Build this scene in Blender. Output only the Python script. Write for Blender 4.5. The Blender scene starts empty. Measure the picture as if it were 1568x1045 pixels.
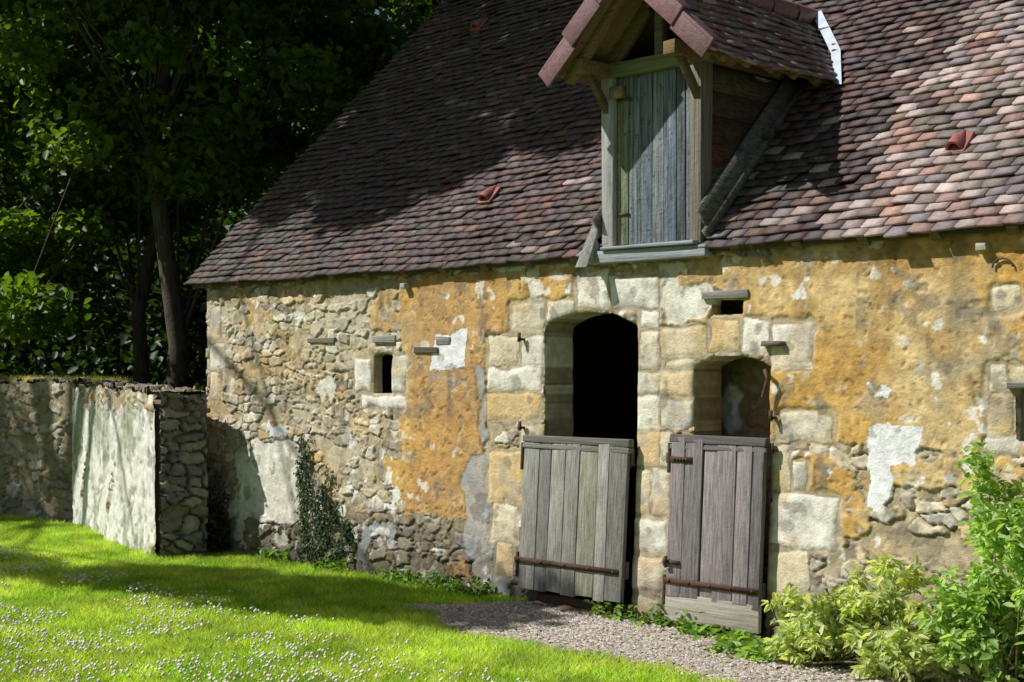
import bpy, math, numpy as np
from mathutils import Vector, Matrix
R=np.random.RandomState(7)
scene=bpy.context.scene
# ------------------------------------------------------------------ noise
_T=[np.random.RandomState(100+i).rand(256,256) for i in range(12)]
def vnoise(x,y,s=0):
    T=_T[s%12]; xi=np.floor(x).astype(int); yi=np.floor(y).astype(int)
    fx=x-xi; fy=y-yi; fx=fx*fx*(3-2*fx); fy=fy*fy*(3-2*fy)
    a=T[xi%256,yi%256]; b=T[(xi+1)%256,yi%256]; c=T[xi%256,(yi+1)%256]; d=T[(xi+1)%256,(yi+1)%256]
    return (a*(1-fx)+b*fx)*(1-fy)+(c*(1-fx)+d*fx)*fy
def fbm(x,y,s=0,o=4):
    v=0;a=.5;t=0
    for i in range(o):
        v=v+a*vnoise(x*2**i+17.3*i,y*2**i+9.1*i,s+i); t+=a; a*=.5
    return v/t
def sst(a,b,x):
    t=np.clip((x-a)/(b-a),0,1); return t*t*(3-2*t)
def worley(x,y,s=0):
    J1=_T[s%12];J2=_T[(s+3)%12];ID=_T[(s+5)%12];ID2=_T[(s+7)%12]
    xi=np.floor(x).astype(int); yi=np.floor(y).astype(int)
    F1=np.full(x.shape,9.);F2=np.full(x.shape,9.);r=np.zeros(x.shape);r2=np.zeros(x.shape)
    for i in (-1,0,1):
        for j in (-1,0,1):
            cx=xi+i;cy=yi+j
            px=cx+.08+.84*J1[cx%256,cy%256]; py=cy+.14+.72*J2[cx%256,cy%256]
            ax=np.abs(px-x);ay=np.abs(py-y)
            d=.5*np.hypot(ax,ay)+.5*np.maximum(ax,ay)
            m=d<F1
            F2=np.where(m,F1,np.minimum(F2,d)); r=np.where(m,ID[cx%256,cy%256],r); r2=np.where(m,ID2[cx%256,cy%256],r2)
            F1=np.where(m,d,F1)
    return F1,F2,r,r2
# ------------------------------------------------------------------ survey : facade measured in the frame of the photograph -> metres
F=2178.; CX=784.; HZ=561.; EYE=1.75; D=7.6; S2=math.sqrt(.5)
def fx(px,Y=0.):
    u=(px-CX)/F; return (D+Y)*(u-1)/(u+1)
def fz(px,py,Y=0.):
    u=(px-CX)/F; t=(D+Y)/(S2*(1+u)); return EYE+(HZ-py)/F*t
def frect(x0,y0,x1,y1):
    xm=(x0+x1)/2
    return fx(x0),fx(x1),fz(xm,y1),fz(xm,y0)
# ------------------------------------------------------------------ materials
def new_mat(name,nscale=(20,20,20),namp=.35,bump=.3,bscale=60,rough=.9,spots=None,leaf=False,tint=None,ndetail=6,spec=.25):
    m=bpy.data.materials.new(name); m.use_nodes=True; nt=m.node_tree; N=nt.nodes; L=nt.links
    for n in list(N): N.remove(n)
    out=N.new('ShaderNodeOutputMaterial'); at=N.new('ShaderNodeAttribute'); at.attribute_name='Col'
    tc=N.new('ShaderNodeTexCoord'); mp=N.new('ShaderNodeMapping'); mp.inputs['Scale'].default_value=nscale
    L.new(tc.outputs['Object'],mp.inputs['Vector'])
    n1=N.new('ShaderNodeTexNoise'); n1.inputs['Scale'].default_value=1; n1.inputs['Detail'].default_value=ndetail; n1.inputs['Roughness'].default_value=.65
    L.new(mp.outputs[0],n1.inputs['Vector'])
    mr=N.new('ShaderNodeMapRange'); mr.inputs['From Min'].default_value=.3; mr.inputs['From Max'].default_value=.7
    mr.inputs['To Min'].default_value=1-namp; mr.inputs['To Max'].default_value=1+namp
    L.new(n1.outputs['Fac'],mr.inputs['Value'])
    vm=N.new('ShaderNodeVectorMath'); vm.operation='SCALE'
    L.new(at.outputs['Color'],vm.inputs[0]); L.new(mr.outputs[0],vm.inputs['Scale'])
    col=vm.outputs[0]
    if spots:
        sc,thr,c=spots
        n2=N.new('ShaderNodeTexNoise'); n2.inputs['Scale'].default_value=sc; n2.inputs['Detail'].default_value=5; n2.inputs['Roughness'].default_value=.7
        L.new(tc.outputs['Object'],n2.inputs['Vector'])
        r2=N.new('ShaderNodeMapRange'); r2.inputs['From Min'].default_value=thr; r2.inputs['From Max'].default_value=thr+.08
        L.new(n2.outputs['Fac'],r2.inputs['Value'])
        mx=N.new('ShaderNodeMix'); mx.data_type='RGBA'
        L.new(r2.outputs[0],mx.inputs[0]); L.new(col,mx.inputs[6]); mx.inputs[7].default_value=(*c,1)
        col=mx.outputs[2]
    if leaf:
        d=N.new('ShaderNodeBsdfPrincipled'); d.inputs['Roughness'].default_value=rough; d.inputs['Specular IOR Level'].default_value=.35
        t=N.new('ShaderNodeBsdfTranslucent'); a=N.new('ShaderNodeMixShader'); a.inputs[0].default_value=.42
        g=N.new('ShaderNodeMix'); g.data_type='RGBA'; g.blend_type='MULTIPLY'; g.inputs[0].default_value=1
        g.inputs[7].default_value=(1.9,2.0,.6,1)
        L.new(col,d.inputs['Base Color']); L.new(col,g.inputs[6]); L.new(g.outputs[2],t.inputs['Color'])
        L.new(d.outputs[0],a.inputs[1]); L.new(t.outputs[0],a.inputs[2]); L.new(a.outputs[0],out.inputs['Surface'])
        return m
    p=N.new('ShaderNodeBsdfPrincipled'); p.inputs['Roughness'].default_value=rough; p.inputs['Specular IOR Level'].default_value=spec
    L.new(col,p.inputs['Base Color'])
    if bump>0:
        n3=N.new('ShaderNodeTexNoise'); n3.inputs['Scale'].default_value=bscale; n3.inputs['Detail'].default_value=8; n3.inputs['Roughness'].default_value=.7
        L.new(tc.outputs['Object'],n3.inputs['Vector'])
        ad=N.new('ShaderNodeMath'); ad.operation='ADD'; L.new(n3.outputs['Fac'],ad.inputs[0]); L.new(n1.outputs['Fac'],ad.inputs[1])
        b=N.new('ShaderNodeBump'); b.inputs['Strength'].default_value=bump; b.inputs['Distance'].default_value=.02
        L.new(ad.outputs[0],b.inputs['Height']); L.new(b.outputs[0],p.inputs['Normal'])
    L.new(p.outputs[0],out.inputs['Surface'])
    return m
M_MAS=new_mat('masonry',(16,16,16),.22,.5,60,.95,spec=.15)
M_TILE=new_mat('clay_tile',(25,25,25),.30,.35,90,.58,spots=(11,.64,(.27,.26,.22)),spec=.55)
M_WOOD=new_mat('weathered_wood',(80,80,2.2),.50,.4,30,.85)
M_WOODH=new_mat('weathered_wood_horizontal',(2.5,70,70),.42,.35,30,.85)
M_IRON=new_mat('rusty_iron',(40,40,40),.4,.3,120,.7)
M_ZINC=new_mat('zinc_flashing',(10,10,10),.15,.05,40,.55)
M_LEAF=new_mat('foliage',(2,2,2),.2,0,1,.45,leaf=True,ndetail=2)
M_GRASSB=new_mat('grass_blades',(1.5,1.5,1.5),.25,0,1,.6,leaf=True,ndetail=3)
M_BARK=new_mat('bark',(20,20,5),.5,.8,25,.95)
M_SOIL=new_mat('lawn_soil',(6,6,6),.4,.6,60,1.)
M_GRAVEL=new_mat('gravel',(45,45,45),.35,.8,90,.95)
M_PETAL=new_mat('clover_petals',(5,5,5),.1,0,1,.8)
M_DARK=new_mat('dark_interior',(4,4,4),.3,.2,10,1.)
# ------------------------------------------------------------------ mesh helpers
def npmesh(name,V,Fc,C,mat,parent=None,smooth=False):
    V=np.asarray(V,dtype=np.float32); Fc=np.asarray(Fc,dtype=np.int32); k=Fc.shape[1]
    me=bpy.data.meshes.new(name); me.vertices.add(len(V)); me.vertices.foreach_set('co',V.ravel())
    me.loops.add(Fc.size); me.loops.foreach_set('vertex_index',Fc.ravel())
    me.polygons.add(len(Fc)); me.polygons.foreach_set('loop_start',np.arange(0,Fc.size,k,dtype=np.int32))
    me.polygons.foreach_set('loop_total',np.full(len(Fc),k,dtype=np.int32))
    if smooth: me.polygons.foreach_set('use_smooth',np.ones(len(Fc),dtype=bool))
    me.update(calc_edges=True)
    C=np.asarray(C,dtype=np.float32)
    if C.ndim==1: C=np.tile(C,(len(V),1))
    if C.shape[1]==3: C=np.hstack([C,np.ones((len(C),1),dtype=np.float32)])
    ca=me.color_attributes.new('Col','FLOAT_COLOR','POINT'); ca.data.foreach_set('color',np.ascontiguousarray(C,dtype=np.float32).ravel())
    me.materials.append(mat)
    o=bpy.data.objects.new(name,me); scene.collection.objects.link(o)
    if parent: o.parent=parent
    return o
def empty(name):
    e=bpy.data.objects.new(name,None); scene.collection.objects.link(e); return e
BF=np.array([[0,3,2,1],[4,5,6,7],[0,1,5,4],[1,2,6,5],[2,3,7,6],[3,0,4,7]])
class Geo:
    def __init__(s): s.V=[];s.F=[];s.C=[];s.n=0
    def raw(s,V,Fc,C):
        V=np.asarray(V,float); s.V.append(V); s.F.append(np.asarray(Fc)+s.n); s.C.append(np.tile(np.asarray(C,float)[:3],(len(V),1)) if np.ndim(C)==1 else np.asarray(C,float)); s.n+=len(V)
    def box(s,x0,x1,y0,y1,z0,z1,col,jit=0.,fn=None):
        V=np.array([[x0,y0,z0],[x1,y0,z0],[x1,y1,z0],[x0,y1,z0],[x0,y0,z1],[x1,y0,z1],[x1,y1,z1],[x0,y1,z1]],float)
        if jit: V+=R.uniform(-jit,jit,V.shape)
        if fn: V=fn(V)
        s.raw(V,BF,col)
    def beam(s,p,q,w,h,col,up=(0,0,1),jit=0):
        p=np.array(p,float);q=np.array(q,float);d=q-p;d/=np.linalg.norm(d);up=np.array(up,float)
        a=np.cross(d,up);a/=np.linalg.norm(a);b=np.cross(a,d)
        V=[]
        for e in (p,q):
            for i,j in((-1,-1),(1,-1),(1,1),(-1,1)): V.append(e+a*i*w/2+b*j*h/2)
        V=np.array(V)
        if jit: V+=R.uniform(-jit,jit,V.shape)
        s.raw(V,BF,col)
    def tube(s,P,rad,col,n=8):
        P=np.asarray(P,float); V=[]
        for i,p in enumerate(P):
            d=P[min(i+1,len(P)-1)]-P[max(i-1,0)]; d/=np.linalg.norm(d)+1e-9
            a=np.cross(d,(0.31,.95,.1)); a/=np.linalg.norm(a)+1e-9; b=np.cross(d,a)
            for k in range(n):
                t=2*math.pi*k/n; V.append(p+rad[i]*(a*math.cos(t)+b*math.sin(t)))
        Fc=[]
        for i in range(len(P)-1):
            for k in range(n): Fc.append([i*n+k,i*n+(k+1)%n,(i+1)*n+(k+1)%n,(i+1)*n+k])
        s.raw(V,Fc,col)
    def build(s,name,mat,parent=None,bevel=0,smooth=False):
        o=npmesh(name,np.vstack(s.V),np.vstack(s.F),np.vstack(s.C),mat,parent,smooth)
        if bevel:
            b=o.modifiers.new('b','BEVEL'); b.width=bevel; b.segments=2; b.limit_method='ANGLE'
        return o
# ------------------------------------------------------------------ masonry recipe
def mix(a,b,t):
    t=np.asarray(t)[...,None]; return a*(1-t)+b*t
def C(*c): return np.array(c,float)
PALS=[C(.42,.37,.27),C(.52,.46,.34),C(.27,.24,.19),C(.60,.55,.44),C(.40,.30,.17),C(.31,.26,.215),C(.46,.43,.37)]
def rubble(X,Z,s=0,sx=.15,sz=.082,tone=1.,cover=.5,full=False):
    w1=(fbm(X*5,Z*5,s+1,4)-.5); w2=(fbm(X*5+40,Z*5,s+2,4)-.5)
    wx=X/sx+1.3*w1; wz=Z/sz+1.3*w2
    F1,F2,r,r2=worley(wx,wz,s)
    G1,G2,q,q2=worley(wx*1.9+9,wz*1.7+4,s+4)
    big=sst(.36,.32,fbm(X*3+5,Z*3,s+6,3))
    dA=F2-F1; dB=(G2-G1)
    hf=fbm(X*38,Z*38,s+4,3)-.5
    sA=sst(.03,.15,dA+.14*hf); sB=sst(.05,.20,dB+.2*hf)*.8
    st=sA*(1-big)+sB*big; rr=np.where(big>.5,q,r); r2=np.where(big>.5,q2,r2)
    cov=sst(cover+.10,cover-.06,fbm(X*3.1,Z*3.1,s+7,5)*.6+.4*r2-.12*dA)
    st=st*(1-.85*cov)
    idx=np.minimum((rr*7).astype(int),6); col=np.array(PALS)[idx]
    col=col*(.74+.50*r2)[...,None]*tone
    mort=mix(C(.50,.41,.26),C(.34,.285,.185),fbm(X*6,Z*6,s+3))*tone
    col=mix(mort,col,st)
    groove=np.exp(-(np.clip(dA,0,1)/.055)**2)*(1-cov)*(hf>-.14)
    col=col*(1-.52*groove)[...,None]
    h=.010+st*(.007+.015*r2)-.012*groove+.008*fbm(X*25,Z*25,s+6,3)+.010*fbm(X*7,Z*7,s+8,3)
    col=col*(.66+.68*fbm(X*26,Z*26,s+5,4))[...,None]
    if full: return h,col,st,r2
    return h,col
def region(X,Z,L,a=.14,b=-.10):
    f=np.zeros(X.shape)
    for (x_,y_,c,d,w) in L:
        x0,x1,z0,z1=frect(x_,y_,c,d)
        dd=np.maximum(np.maximum(x0-X,X-x1),np.maximum(z0-Z,Z-z1))
        f=np.maximum(f,w*sst(a,b,dd))
    return f
BL=[ # dressed stones
(786,462,836,508),(800,512,846,562),(750,514,798,558),(752,562,832,598),(748,602,832,644),(800,648,836,690),(752,692,806,768),(760,772,800,828),(768,832,794,880),
(838,462,884,496),(884,414,934,474),(936,422,1012,472),(982,474,1012,504),
(978,508,1012,566),(974,570,1014,604),(974,608,1012,656),(972,660,1012,714),(970,718,1000,788),(1003,718,1032,788),(966,792,1028,846),(963,850,1025,903),(960,907,1020,956),
(1014,500,1084,546),(1016,549,1064,566),(1014,570,1066,606),(1014,610,1066,656),(1014,660,1034,714),
(1088,486,1136,540),(1139,488,1180,540),(1184,490,1248,566),
(1195,632,1280,676),(1184,680,1214,752),(1218,706,1240,752),(1180,756,1290,840),(1178,844,1244,912),
(546,546,572,602),(601,546,624,600),(556,604,624,626),(575,528,606,543),
(1514,604,1548,666),(1510,670,1566,696),(1546,560,1600,590),(1514,560,1542,600),
(322,470,338,520),(322,524,345,566),(324,570,340,612),(322,668,342,696),
(1522,438,1562,480)]
WHITE={1,3,10,11,12,14,15,19,28,29,33,35,37,36,44}
BLW=[frect(*b) for b in BL]
def rrect(X,Z,b,r=.02):
    x0,x1,z0,z1=b; cx=(x0+x1)/2;cz=(z0+z1)/2
    qx=np.abs(X-cx)-(x1-x0)/2+r; qz=np.abs(Z-cz)-(z1-z0)/2+r
    return np.hypot(np.maximum(qx,0),np.maximum(qz,0))+np.minimum(np.maximum(qx,qz),0)-r
OCH=[(1185,340,1900,690,1.10),(1185,680,1330,780,.62),(1330,690,1900,760,.60),(1290,770,1900,860,.34),(618,425,748,790,1.04),(735,400,905,480,.84),(1010,395,1230,500,.82),(700,780,800,900,.45),(330,440,620,520,.47),(330,540,620,700,.24),(440,440,620,470,.5),(700,470,790,560,.64),(560,620,640,760,.36)]
GRY=[(735,560,752,860,.66),(720,690,760,790,.8),(720,760,790,905,.66),(560,800,700,900,.36),(1170,840,1260,960,.5),(1250,760,1330,900,.36),(640,840,700,900,.5),(1020,660,1040,760,.5),(1010,600,1040,700,.42),(1290,600,1330,640,.45)]
WHT=[(375,665,470,800,.68),(340,640,520,840,.44),(440,700,560,800,.38),(470,560,560,680,.36),(1010,400,1110,500,.44),(800,400,900,470,.38),(1480,560,1560,700,.4),(1240,560,1330,640,.30)]
WH2=[(1336,660,1410,716,.98),(1340,705,1372,768,.95),(668,508,716,560,.98),(416,650,444,672,.9),(774,620,802,644,.8),(320,668,342,696,.8),(1340,596,1364,612,.8),(1216,505,1226,530,.6)]
def facade(X,Z):
    h,col,st,r2=rubble(X,Z,0,full=True,cover=.42)
    dampL=sst(-8.2,-9.4,X)
    h2,c2,st2,_=rubble(X,Z,3,.20,.11,.60,full=True,cover=.30)
    low=sst(.70,.38,Z+.45*(fbm(X*2,Z*2,5)-.5)+.15*(fbm(X*9,Z*9,2)-.5)); col=mix(col,c2,low); h=h*(1-low)+h2*1.25*low
    n=fbm(X*2.3,Z*2.3,1,6); n2=fbm(X*9,Z*9,4,5)
    cw=.50*sst(.42,.64,fbm(X*1.9,Z*1.9,6,5))*dampL*(1-.6*low)
    col=mix(col,C(.58,.52,.39)*(.75+.5*n2)[...,None],cw)
    yb=.5*sst(.5,.66,fbm(X*1.3+8,Z*2.3,3,5))*(1-low); col=mix(col,col*C(1.10,.88,.55),yb)
    o=region(X,Z,OCH); fld=o+.95*(n-.5)+.60*(n2-.5)
    pm=sst(.50,.55,fld)
    poke=sst(.57,.65,n2+.30*(1-o))*sst(.3,.7,st)*(r2>.45); pm=pm*(1-.85*poke)
    och=mix(C(.64,.42,.15),C(.54,.32,.09),sst(.3,.7,fbm(X*1.6,Z*2,7)))
    pale=sst(.46,.63,fbm(X*1.5+3,Z*1.2,2,6)+.10*sst(-5.0,-4.2,X)*sst(2.3,1.6,Z))
    och=mix(och,C(.64,.51,.29),.62*pale)
    och=mix(och,C(.38,.34,.27),.50*sst(.55,.66,fbm(X*2.6,Z*2.6+5,8,6)))
    och=mix(och,C(.43,.26,.09),.50*sst(.52,.60,fbm(X*4.2+8,Z*4.2,9,6)))
    drip=fbm(X*7,Z*.7,5,4); och=och*(1-.34*sst(.55,.75,drip)*sst(.9,2.3,Z))[...,None]
    midb=sst(-8.9,-8.6,X)*sst(-7.5,-7.8,X)
    och=mix(och,C(.44,.235,.08),.65*midb)
    och=och*(.70+.60*fbm(X*18,Z*18,8,6))[...,None]
    pit=sst(.70,.74,fbm(X*20,Z*26,9,3)); 
    col=mix(col,och,pm); h=h*(1-pm)+pm*(.026+.010*fbm(X*3,Z*3,2)+.007*n2-.006*pit+.003*fbm(X*45,Z*45,3,2)); col=col*(1-.25*pit*pm)[...,None]
    edge=np.exp(-((fld-.50)/.022)**2)*(o>.1); col=col*(1-.35*edge)[...,None]
    for L,cc,ht,sd in((GRY,C(.34,.36,.365),.028,2),(WHT,C(.66,.63,.54),.020,5),(WH2,C(.84,.83,.80),.032,8)):
        w2_=L is WH2
        g=region(X,Z,L,.10 if w2_ else .16,-.09 if w2_ else -.1); nn=fbm(X*(6.5 if w2_ else 4.5)+11*sd,Z*(6.5 if w2_ else 4.5),sd,6)
        ff=g+(1.15 if w2_ else 1.05)*(nn-.5)
        m=sst(.46,.51,ff)
        if not w2_: m=m*.9
        cv=cc*((.90+.2*n2) if w2_ else (.74+.52*fbm(X*11,Z*11,sd+1,5)))[...,None]
        if L is GRY: cv=mix(cv,C(.46,.38,.26),.4*sst(.45,.6,fbm(X*6,Z*6,9)))
        col=mix(col,cv,m); h=h*(1-m)+m*(ht+.006*nn)
        e=np.exp(-((ff-.45)/.03)**2)*(g>.1); col=col*(1-.35*e)[...,None]
    # small flecks of surviving limewash
    fl=sst(.66,.69,fbm(X*10+3,Z*10+7,6,5))*sst(.4,.55,fbm(X*1.3,Z*1.3,9)); col=mix(col,C(.78,.76,.70),.8*fl)
    dall=np.full(X.shape,9.)
    for b in BLW: dall=np.minimum(dall,rrect(X,Z,b,.02))
    bm=sst(.035,.01,dall+.08*(fbm(X*8,Z*8,2,4)-.5)); mc=mix(C(.50,.42,.28),C(.38,.32,.22),fbm(X*7,Z*7,4))*(.8+.4*n2)[...,None]
    col=mix(col,mc,bm*.75); h=h*(1-bm)+bm*(.021+.004*n2)
    xs_=X[:,0]; zs_=Z[0]
    for i,b in enumerate(BLW):
        i0,i1=np.searchsorted(xs_,[b[0]-.09,b[1]+.09]); j0,j1=np.searchsorted(zs_,[b[2]-.09,b[3]+.09])
        if i1<=i0 or j1<=j0: continue
        sl_=(slice(i0,i1),slice(j0,j1)); x=X[sl_]; z=Z[sl_]
        wx=x+.030*(fbm(x*5,z*5,i%8,5)-.5)*2; wz=z+.030*(fbm(x*5+50,z*5,(i+3)%8,5)-.5)*2
        d=rrect(wx,wz,b,.012)+.04*np.clip(fbm(x*6+i,z*6,(i+5)%9,5)-.50,0,1)*2
        m=sst(.004,-.006,d)
        rr=_T[2][i,7]; r3=_T[3][i,9]
        bc=mix(C(.70,.60,.41),C(.70,.65,.54),np.full(x.shape,rr))
        if i in WHITE: bc=mix(bc,C(.80,.78,.71),np.full(x.shape,.65))
        elif r3>.62: bc=bc*C(.93,.80,.62)
        bc=bc*(.85+.18*r3)
        bc=bc*(.72+.54*fbm(x*8+i*3,z*8,i%9,6))[...,None]
        sten=sst(.55,.65,fbm(x*4+i,z*4,(i+4)%9,5)); bc=mix(bc,C(.52,.35,.15),.50*sten)
        gs=sst(.58,.66,fbm(x*6+i*2,z*6,(i+2)%9,5)); bc=mix(bc,C(.34,.335,.31),.5*gs)
        cc=mix(col[sl_],bc,m); hh=h[sl_]*(1-m)+m*(.023+.008*rr+.008*fbm(x*9,z*9,i%9,4)-.006*np.exp(-(d/.018)**2))
        e=np.exp(-((d-.003)/.006)**2)*sst(.40,.52,fbm(x*5,z*5,(i+6)%9,3)); cc=cc*(1-.42*e)[...,None]
        col[sl_]=cc; h[sl_]=hh
    dirt=sst(.60,.0,Z+.5*(fbm(X*3,Z*1.5,3)-.5)); col=mix(col,col*C(.46,.44,.44),.8*dirt)
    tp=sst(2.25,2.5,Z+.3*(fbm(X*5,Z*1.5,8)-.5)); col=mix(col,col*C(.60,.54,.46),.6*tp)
    sp=sst(.63,.68,fbm(X*8+9,Z*8,10,6)); col=mix(col,C(.17,.15,.12),.55*sp)
    return h,np.minimum(col*1.14,.85)
class Op:
    def __init__(s,x0,x1,z0,z1,rise=0): s.a=(x0,x1,z0,z1,rise)
    def sdf(s,X,Z):
        x0,x1,z0,z1,r=s.a
        q=np.clip((X-(x0+x1)/2)/((x1-x0)/2),-1.3,1.3)
        top=z1+r*(1-np.abs(q)**2.6)
        sl=np.sqrt(1+(r*2.6*np.abs(q)**1.6/((x1-x0)/2))**2)
        return np.maximum(np.maximum(x0-X,X-x1),np.maximum(z0-Z,(Z-top)/sl))
D1=Op(-7.25,-6.36,-1,2.035,.10)
D2=Op(-5.87,-5.25,-1,1.745,.07)
sl=frect(574,545,602,603); SL=Op(sl[0],sl[1],sl[2],sl[3],.01)
vn=frect(1092,459,1140,482); VN=Op(*vn)
WN=Op(-3.62,-3.0,1.33,1.64)
OPS=[D1,D2,SL,VN,WN]
def opsdf(X,Z):
    d=OPS[0].sdf(X,Z)
    for o in OPS[1:]: d=np.minimum(d,o.sdf(X,Z))
    return d
XL=-11.74
def batter(Z): return -.07*np.clip(1-Z/1.3,0,1)
barn=empty('stone_barn')
def build_facade():
    xs=np.concatenate([np.arange(XL,-3.0,.0100),np.arange(-3.0,1.6,.04)]); zs=np.arange(-.06,2.585,.0095)
    X,Z=np.meshgrid(xs,zs,indexing='ij'); nx,nz=X.shape
    d=opsdf(X,Z); ins=d<0
    pad=np.pad(~ins,1,constant_values=False); nb=np.zeros_like(ins)
    for i in(0,1,2):
        for j in(0,1,2): nb|=pad[i:i+nx,j:j+nz]
    snap=ins&nb
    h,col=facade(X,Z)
    Xs,Zs=X.copy(),Z.copy()
    for it in range(3):
        e=1e-4; dd=opsdf(Xs,Zs); gx=(opsdf(Xs+e,Zs)-opsdf(Xs-e,Zs))/(2*e); gz=(opsdf(Xs,Zs+e)-opsdf(Xs,Zs-e))/(2*e)
        n=gx*gx+gz*gz+1e-6
        Xs=np.where(snap,Xs-dd*gx/n,Xs); Zs=np.where(snap,Zs-dd*gz/n,Zs)
    ar=np.exp(-np.clip(d,0,1)/.012)*(d>-.02); h=h-.012*ar
    sag=.03*(fbm(X*.6,Z*.6,11,3)-.5)
    Y=-h+batter(Z)+sag+.01
    wob=.03*(fbm(Z*2.5,Z*0+3,3,3)-.5)*np.exp(-(X-XL)/.15)
    ed=.022*(fbm(X*7,Z*7,5,3)-.5)*np.exp(-np.abs(d)/.03); 
    V=np.stack([Xs+wob+ed,Y,Zs+ed],-1).reshape(-1,3); cols=col.reshape(-1,3)
    I=np.arange(nx*nz).reshape(nx,nz)
    q=np.stack([I[:-1,:-1],I[1:,:-1],I[1:,1:],I[:-1,1:]],-1).reshape(-1,4)
    k=ins.reshape(-1); keep=~(k[q].all(1)); q=q[keep]
    E=np.concatenate([q[:,[0,1]],q[:,[1,2]],q[:,[2,3]],q[:,[3,0]]])
    key=np.minimum(E[:,0],E[:,1]).astype(np.int64)*10**7+np.maximum(E[:,0],E[:,1])
    u,inv,cnt=np.unique(key,return_inverse=True,return_counts=True)
    B=E[cnt[inv]==1]
    bv=np.unique(B)
    Bi=np.searchsorted(bv,B)
    base=len(V); Vs=[V];Cs=[cols];Fs=[q]; prevB=B
    vb=V[bv]; small=(SL.sdf(vb[:,0],vb[:,2])<.06)|(VN.sdf(vb[:,0],vb[:,2])<.06)
    for li,yy in enumerate((.03,.07,.12,.18,.24,.30)):
        nv=V[bv].copy(); nv[:,1]=np.where(small,yy*.28,yy)+batter(nv[:,2])*.3
        nz_=.012*(fbm(nv[:,2]*14+li*3.3,nv[:,0]*14+li*7.1,li,3)-.5)
        nv[:,0]+=nz_; 
        cc=cols[bv]*(.70+.5*fbm(nv[:,2]*9+li*1.7,nv[:,0]*9+li*2.9,li+1,3))[:,None]
        Vs.append(nv);Cs.append(cc)
        st=base+li*len(bv); cur=st+Bi
        Fs.append(np.stack([prevB[:,1],prevB[:,0],cur[:,0],cur[:,1]],-1)); prevB=cur
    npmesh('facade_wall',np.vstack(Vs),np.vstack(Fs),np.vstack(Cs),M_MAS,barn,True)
build_facade()
def gable(name,x,flip):
    P=[(x,.29,-.05),(x,8.7,-.05),(x,8.7,2.55),(x,4.5,6.95),(x,.29,2.75)]
    V=P+[(p[0]+.35*flip,p[1],p[2]) for p in P]
    me=bpy.data.meshes.new(name); me.from_pydata(V,[],[(0,1,2,3,4),(9,8,7,6,5)]+[(i,(i+1)%5,(i+1)%5+5,i+5) for i in range(5)])
    ca=me.color_attributes.new('Col','FLOAT_COLOR','POINT')
    for i in range(10): ca.data[i].color=(.36,.30,.2,1)
    me.materials.append(M_MAS); o=bpy.data.objects.new(name,me); scene.collection.objects.link(o); o.parent=barn
gable('left_gable_wall',XL+.015,1); gable('right_gable_wall',1.56,-1)
g=Geo(); g.box(XL+.02,1.55,8.7,9.0,-.05,2.5,C(.36,.3,.2)); g.build('rear_wall',M_MAS,barn)
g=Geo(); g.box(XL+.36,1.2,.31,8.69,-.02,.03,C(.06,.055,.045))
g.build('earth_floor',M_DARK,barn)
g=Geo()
for a,b in((XL+.36,-7.6),(-6.2,-6.0),(-5.1,-3.8),(-2.9,1.2)): g.box(a,b,.302,.36,0,2.5,C(.03,.028,.025))  # near-black walls: the barn's inner darkness is put into the colour
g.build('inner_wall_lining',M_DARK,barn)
xs=np.arange(-6.1,-4.7,.012); zs=np.arange(0,2.4,.012); X,Z=np.meshgrid(xs,zs,indexing='ij'); h,c=rubble(X,Z,5,.19,.12,.62)
c=mix(c,C(.32,.21,.10),.6*sst(.4,.6,fbm(X*3,Z*3,6)))
wp=sst(.12,.08,np.hypot((X+5.90)*1.1,(Z-1.46)*.6)+.12*(fbm(X*9,Z*9,2)-.5)); c=mix(c,C(.75,.75,.7),wp)
I=np.arange(X.size).reshape(X.shape); q=np.stack([I[:-1,:-1],I[1:,:-1],I[1:,1:],I[:-1,1:]],-1).reshape(-1,4)
npmesh('inner_partition',np.stack([X,.46-h,Z],-1).reshape(-1,3),q,c.reshape(-1,3),M_MAS,barn,True)

# ------------------------------------------------------------------ roof
RZ=2.61
def roofpt(X,s,n):
    Y=-.10+s*S2; Zz=RZ+Y
    return np.stack([X,Y-n*S2,Zz+n*S2],-1)
g=Geo()
for (yA,zA,yB,zB) in((.02,RZ-.02,4.5,RZ+4.46),(4.5,RZ+4.46,9.05,RZ-.05)):
    V=[(-11.93,yA,zA),(1.7,yA,zA),(1.7,yB,zB),(-11.93,yB,zB),(-11.93,yA,zA-.03),(1.7,yA,zA-.03),(1.7,yB,zB-.03),(-11.93,yB,zB-.03)]
    g.raw(V,BF,C(.12,.09,.06))
g.build('roof_boarding',M_WOODH,barn)
PT=np.array([(.13,.085,.078),(.19,.105,.085),(.27,.145,.105),(.14,.12,.13),(.36,.29,.26),(.16,.095,.085),(.25,.185,.165),(.10,.08,.08),(.34,.20,.14)])
def tilecol(n,w,blend=.2):
    w=w/np.sum(w); idx=R.choice(len(PT),n,p=w); av=(PT*w[:,None]).sum(0)
    return (PT[idx]*(1-blend)+av*blend)*R.uniform(.82,1.18,(n,1))
def sagf(X,s): return .060*(fbm(X*.5+20,s*.5,3,3)-.5)+.028*(fbm(X*2.2,s*2.2,5,2)-.5)
DX0,DX1,DR,DE=-6.76,-5.48,-6.14,3.76
DRZ=4.42; DS=(DRZ-DE)/(.64)
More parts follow.
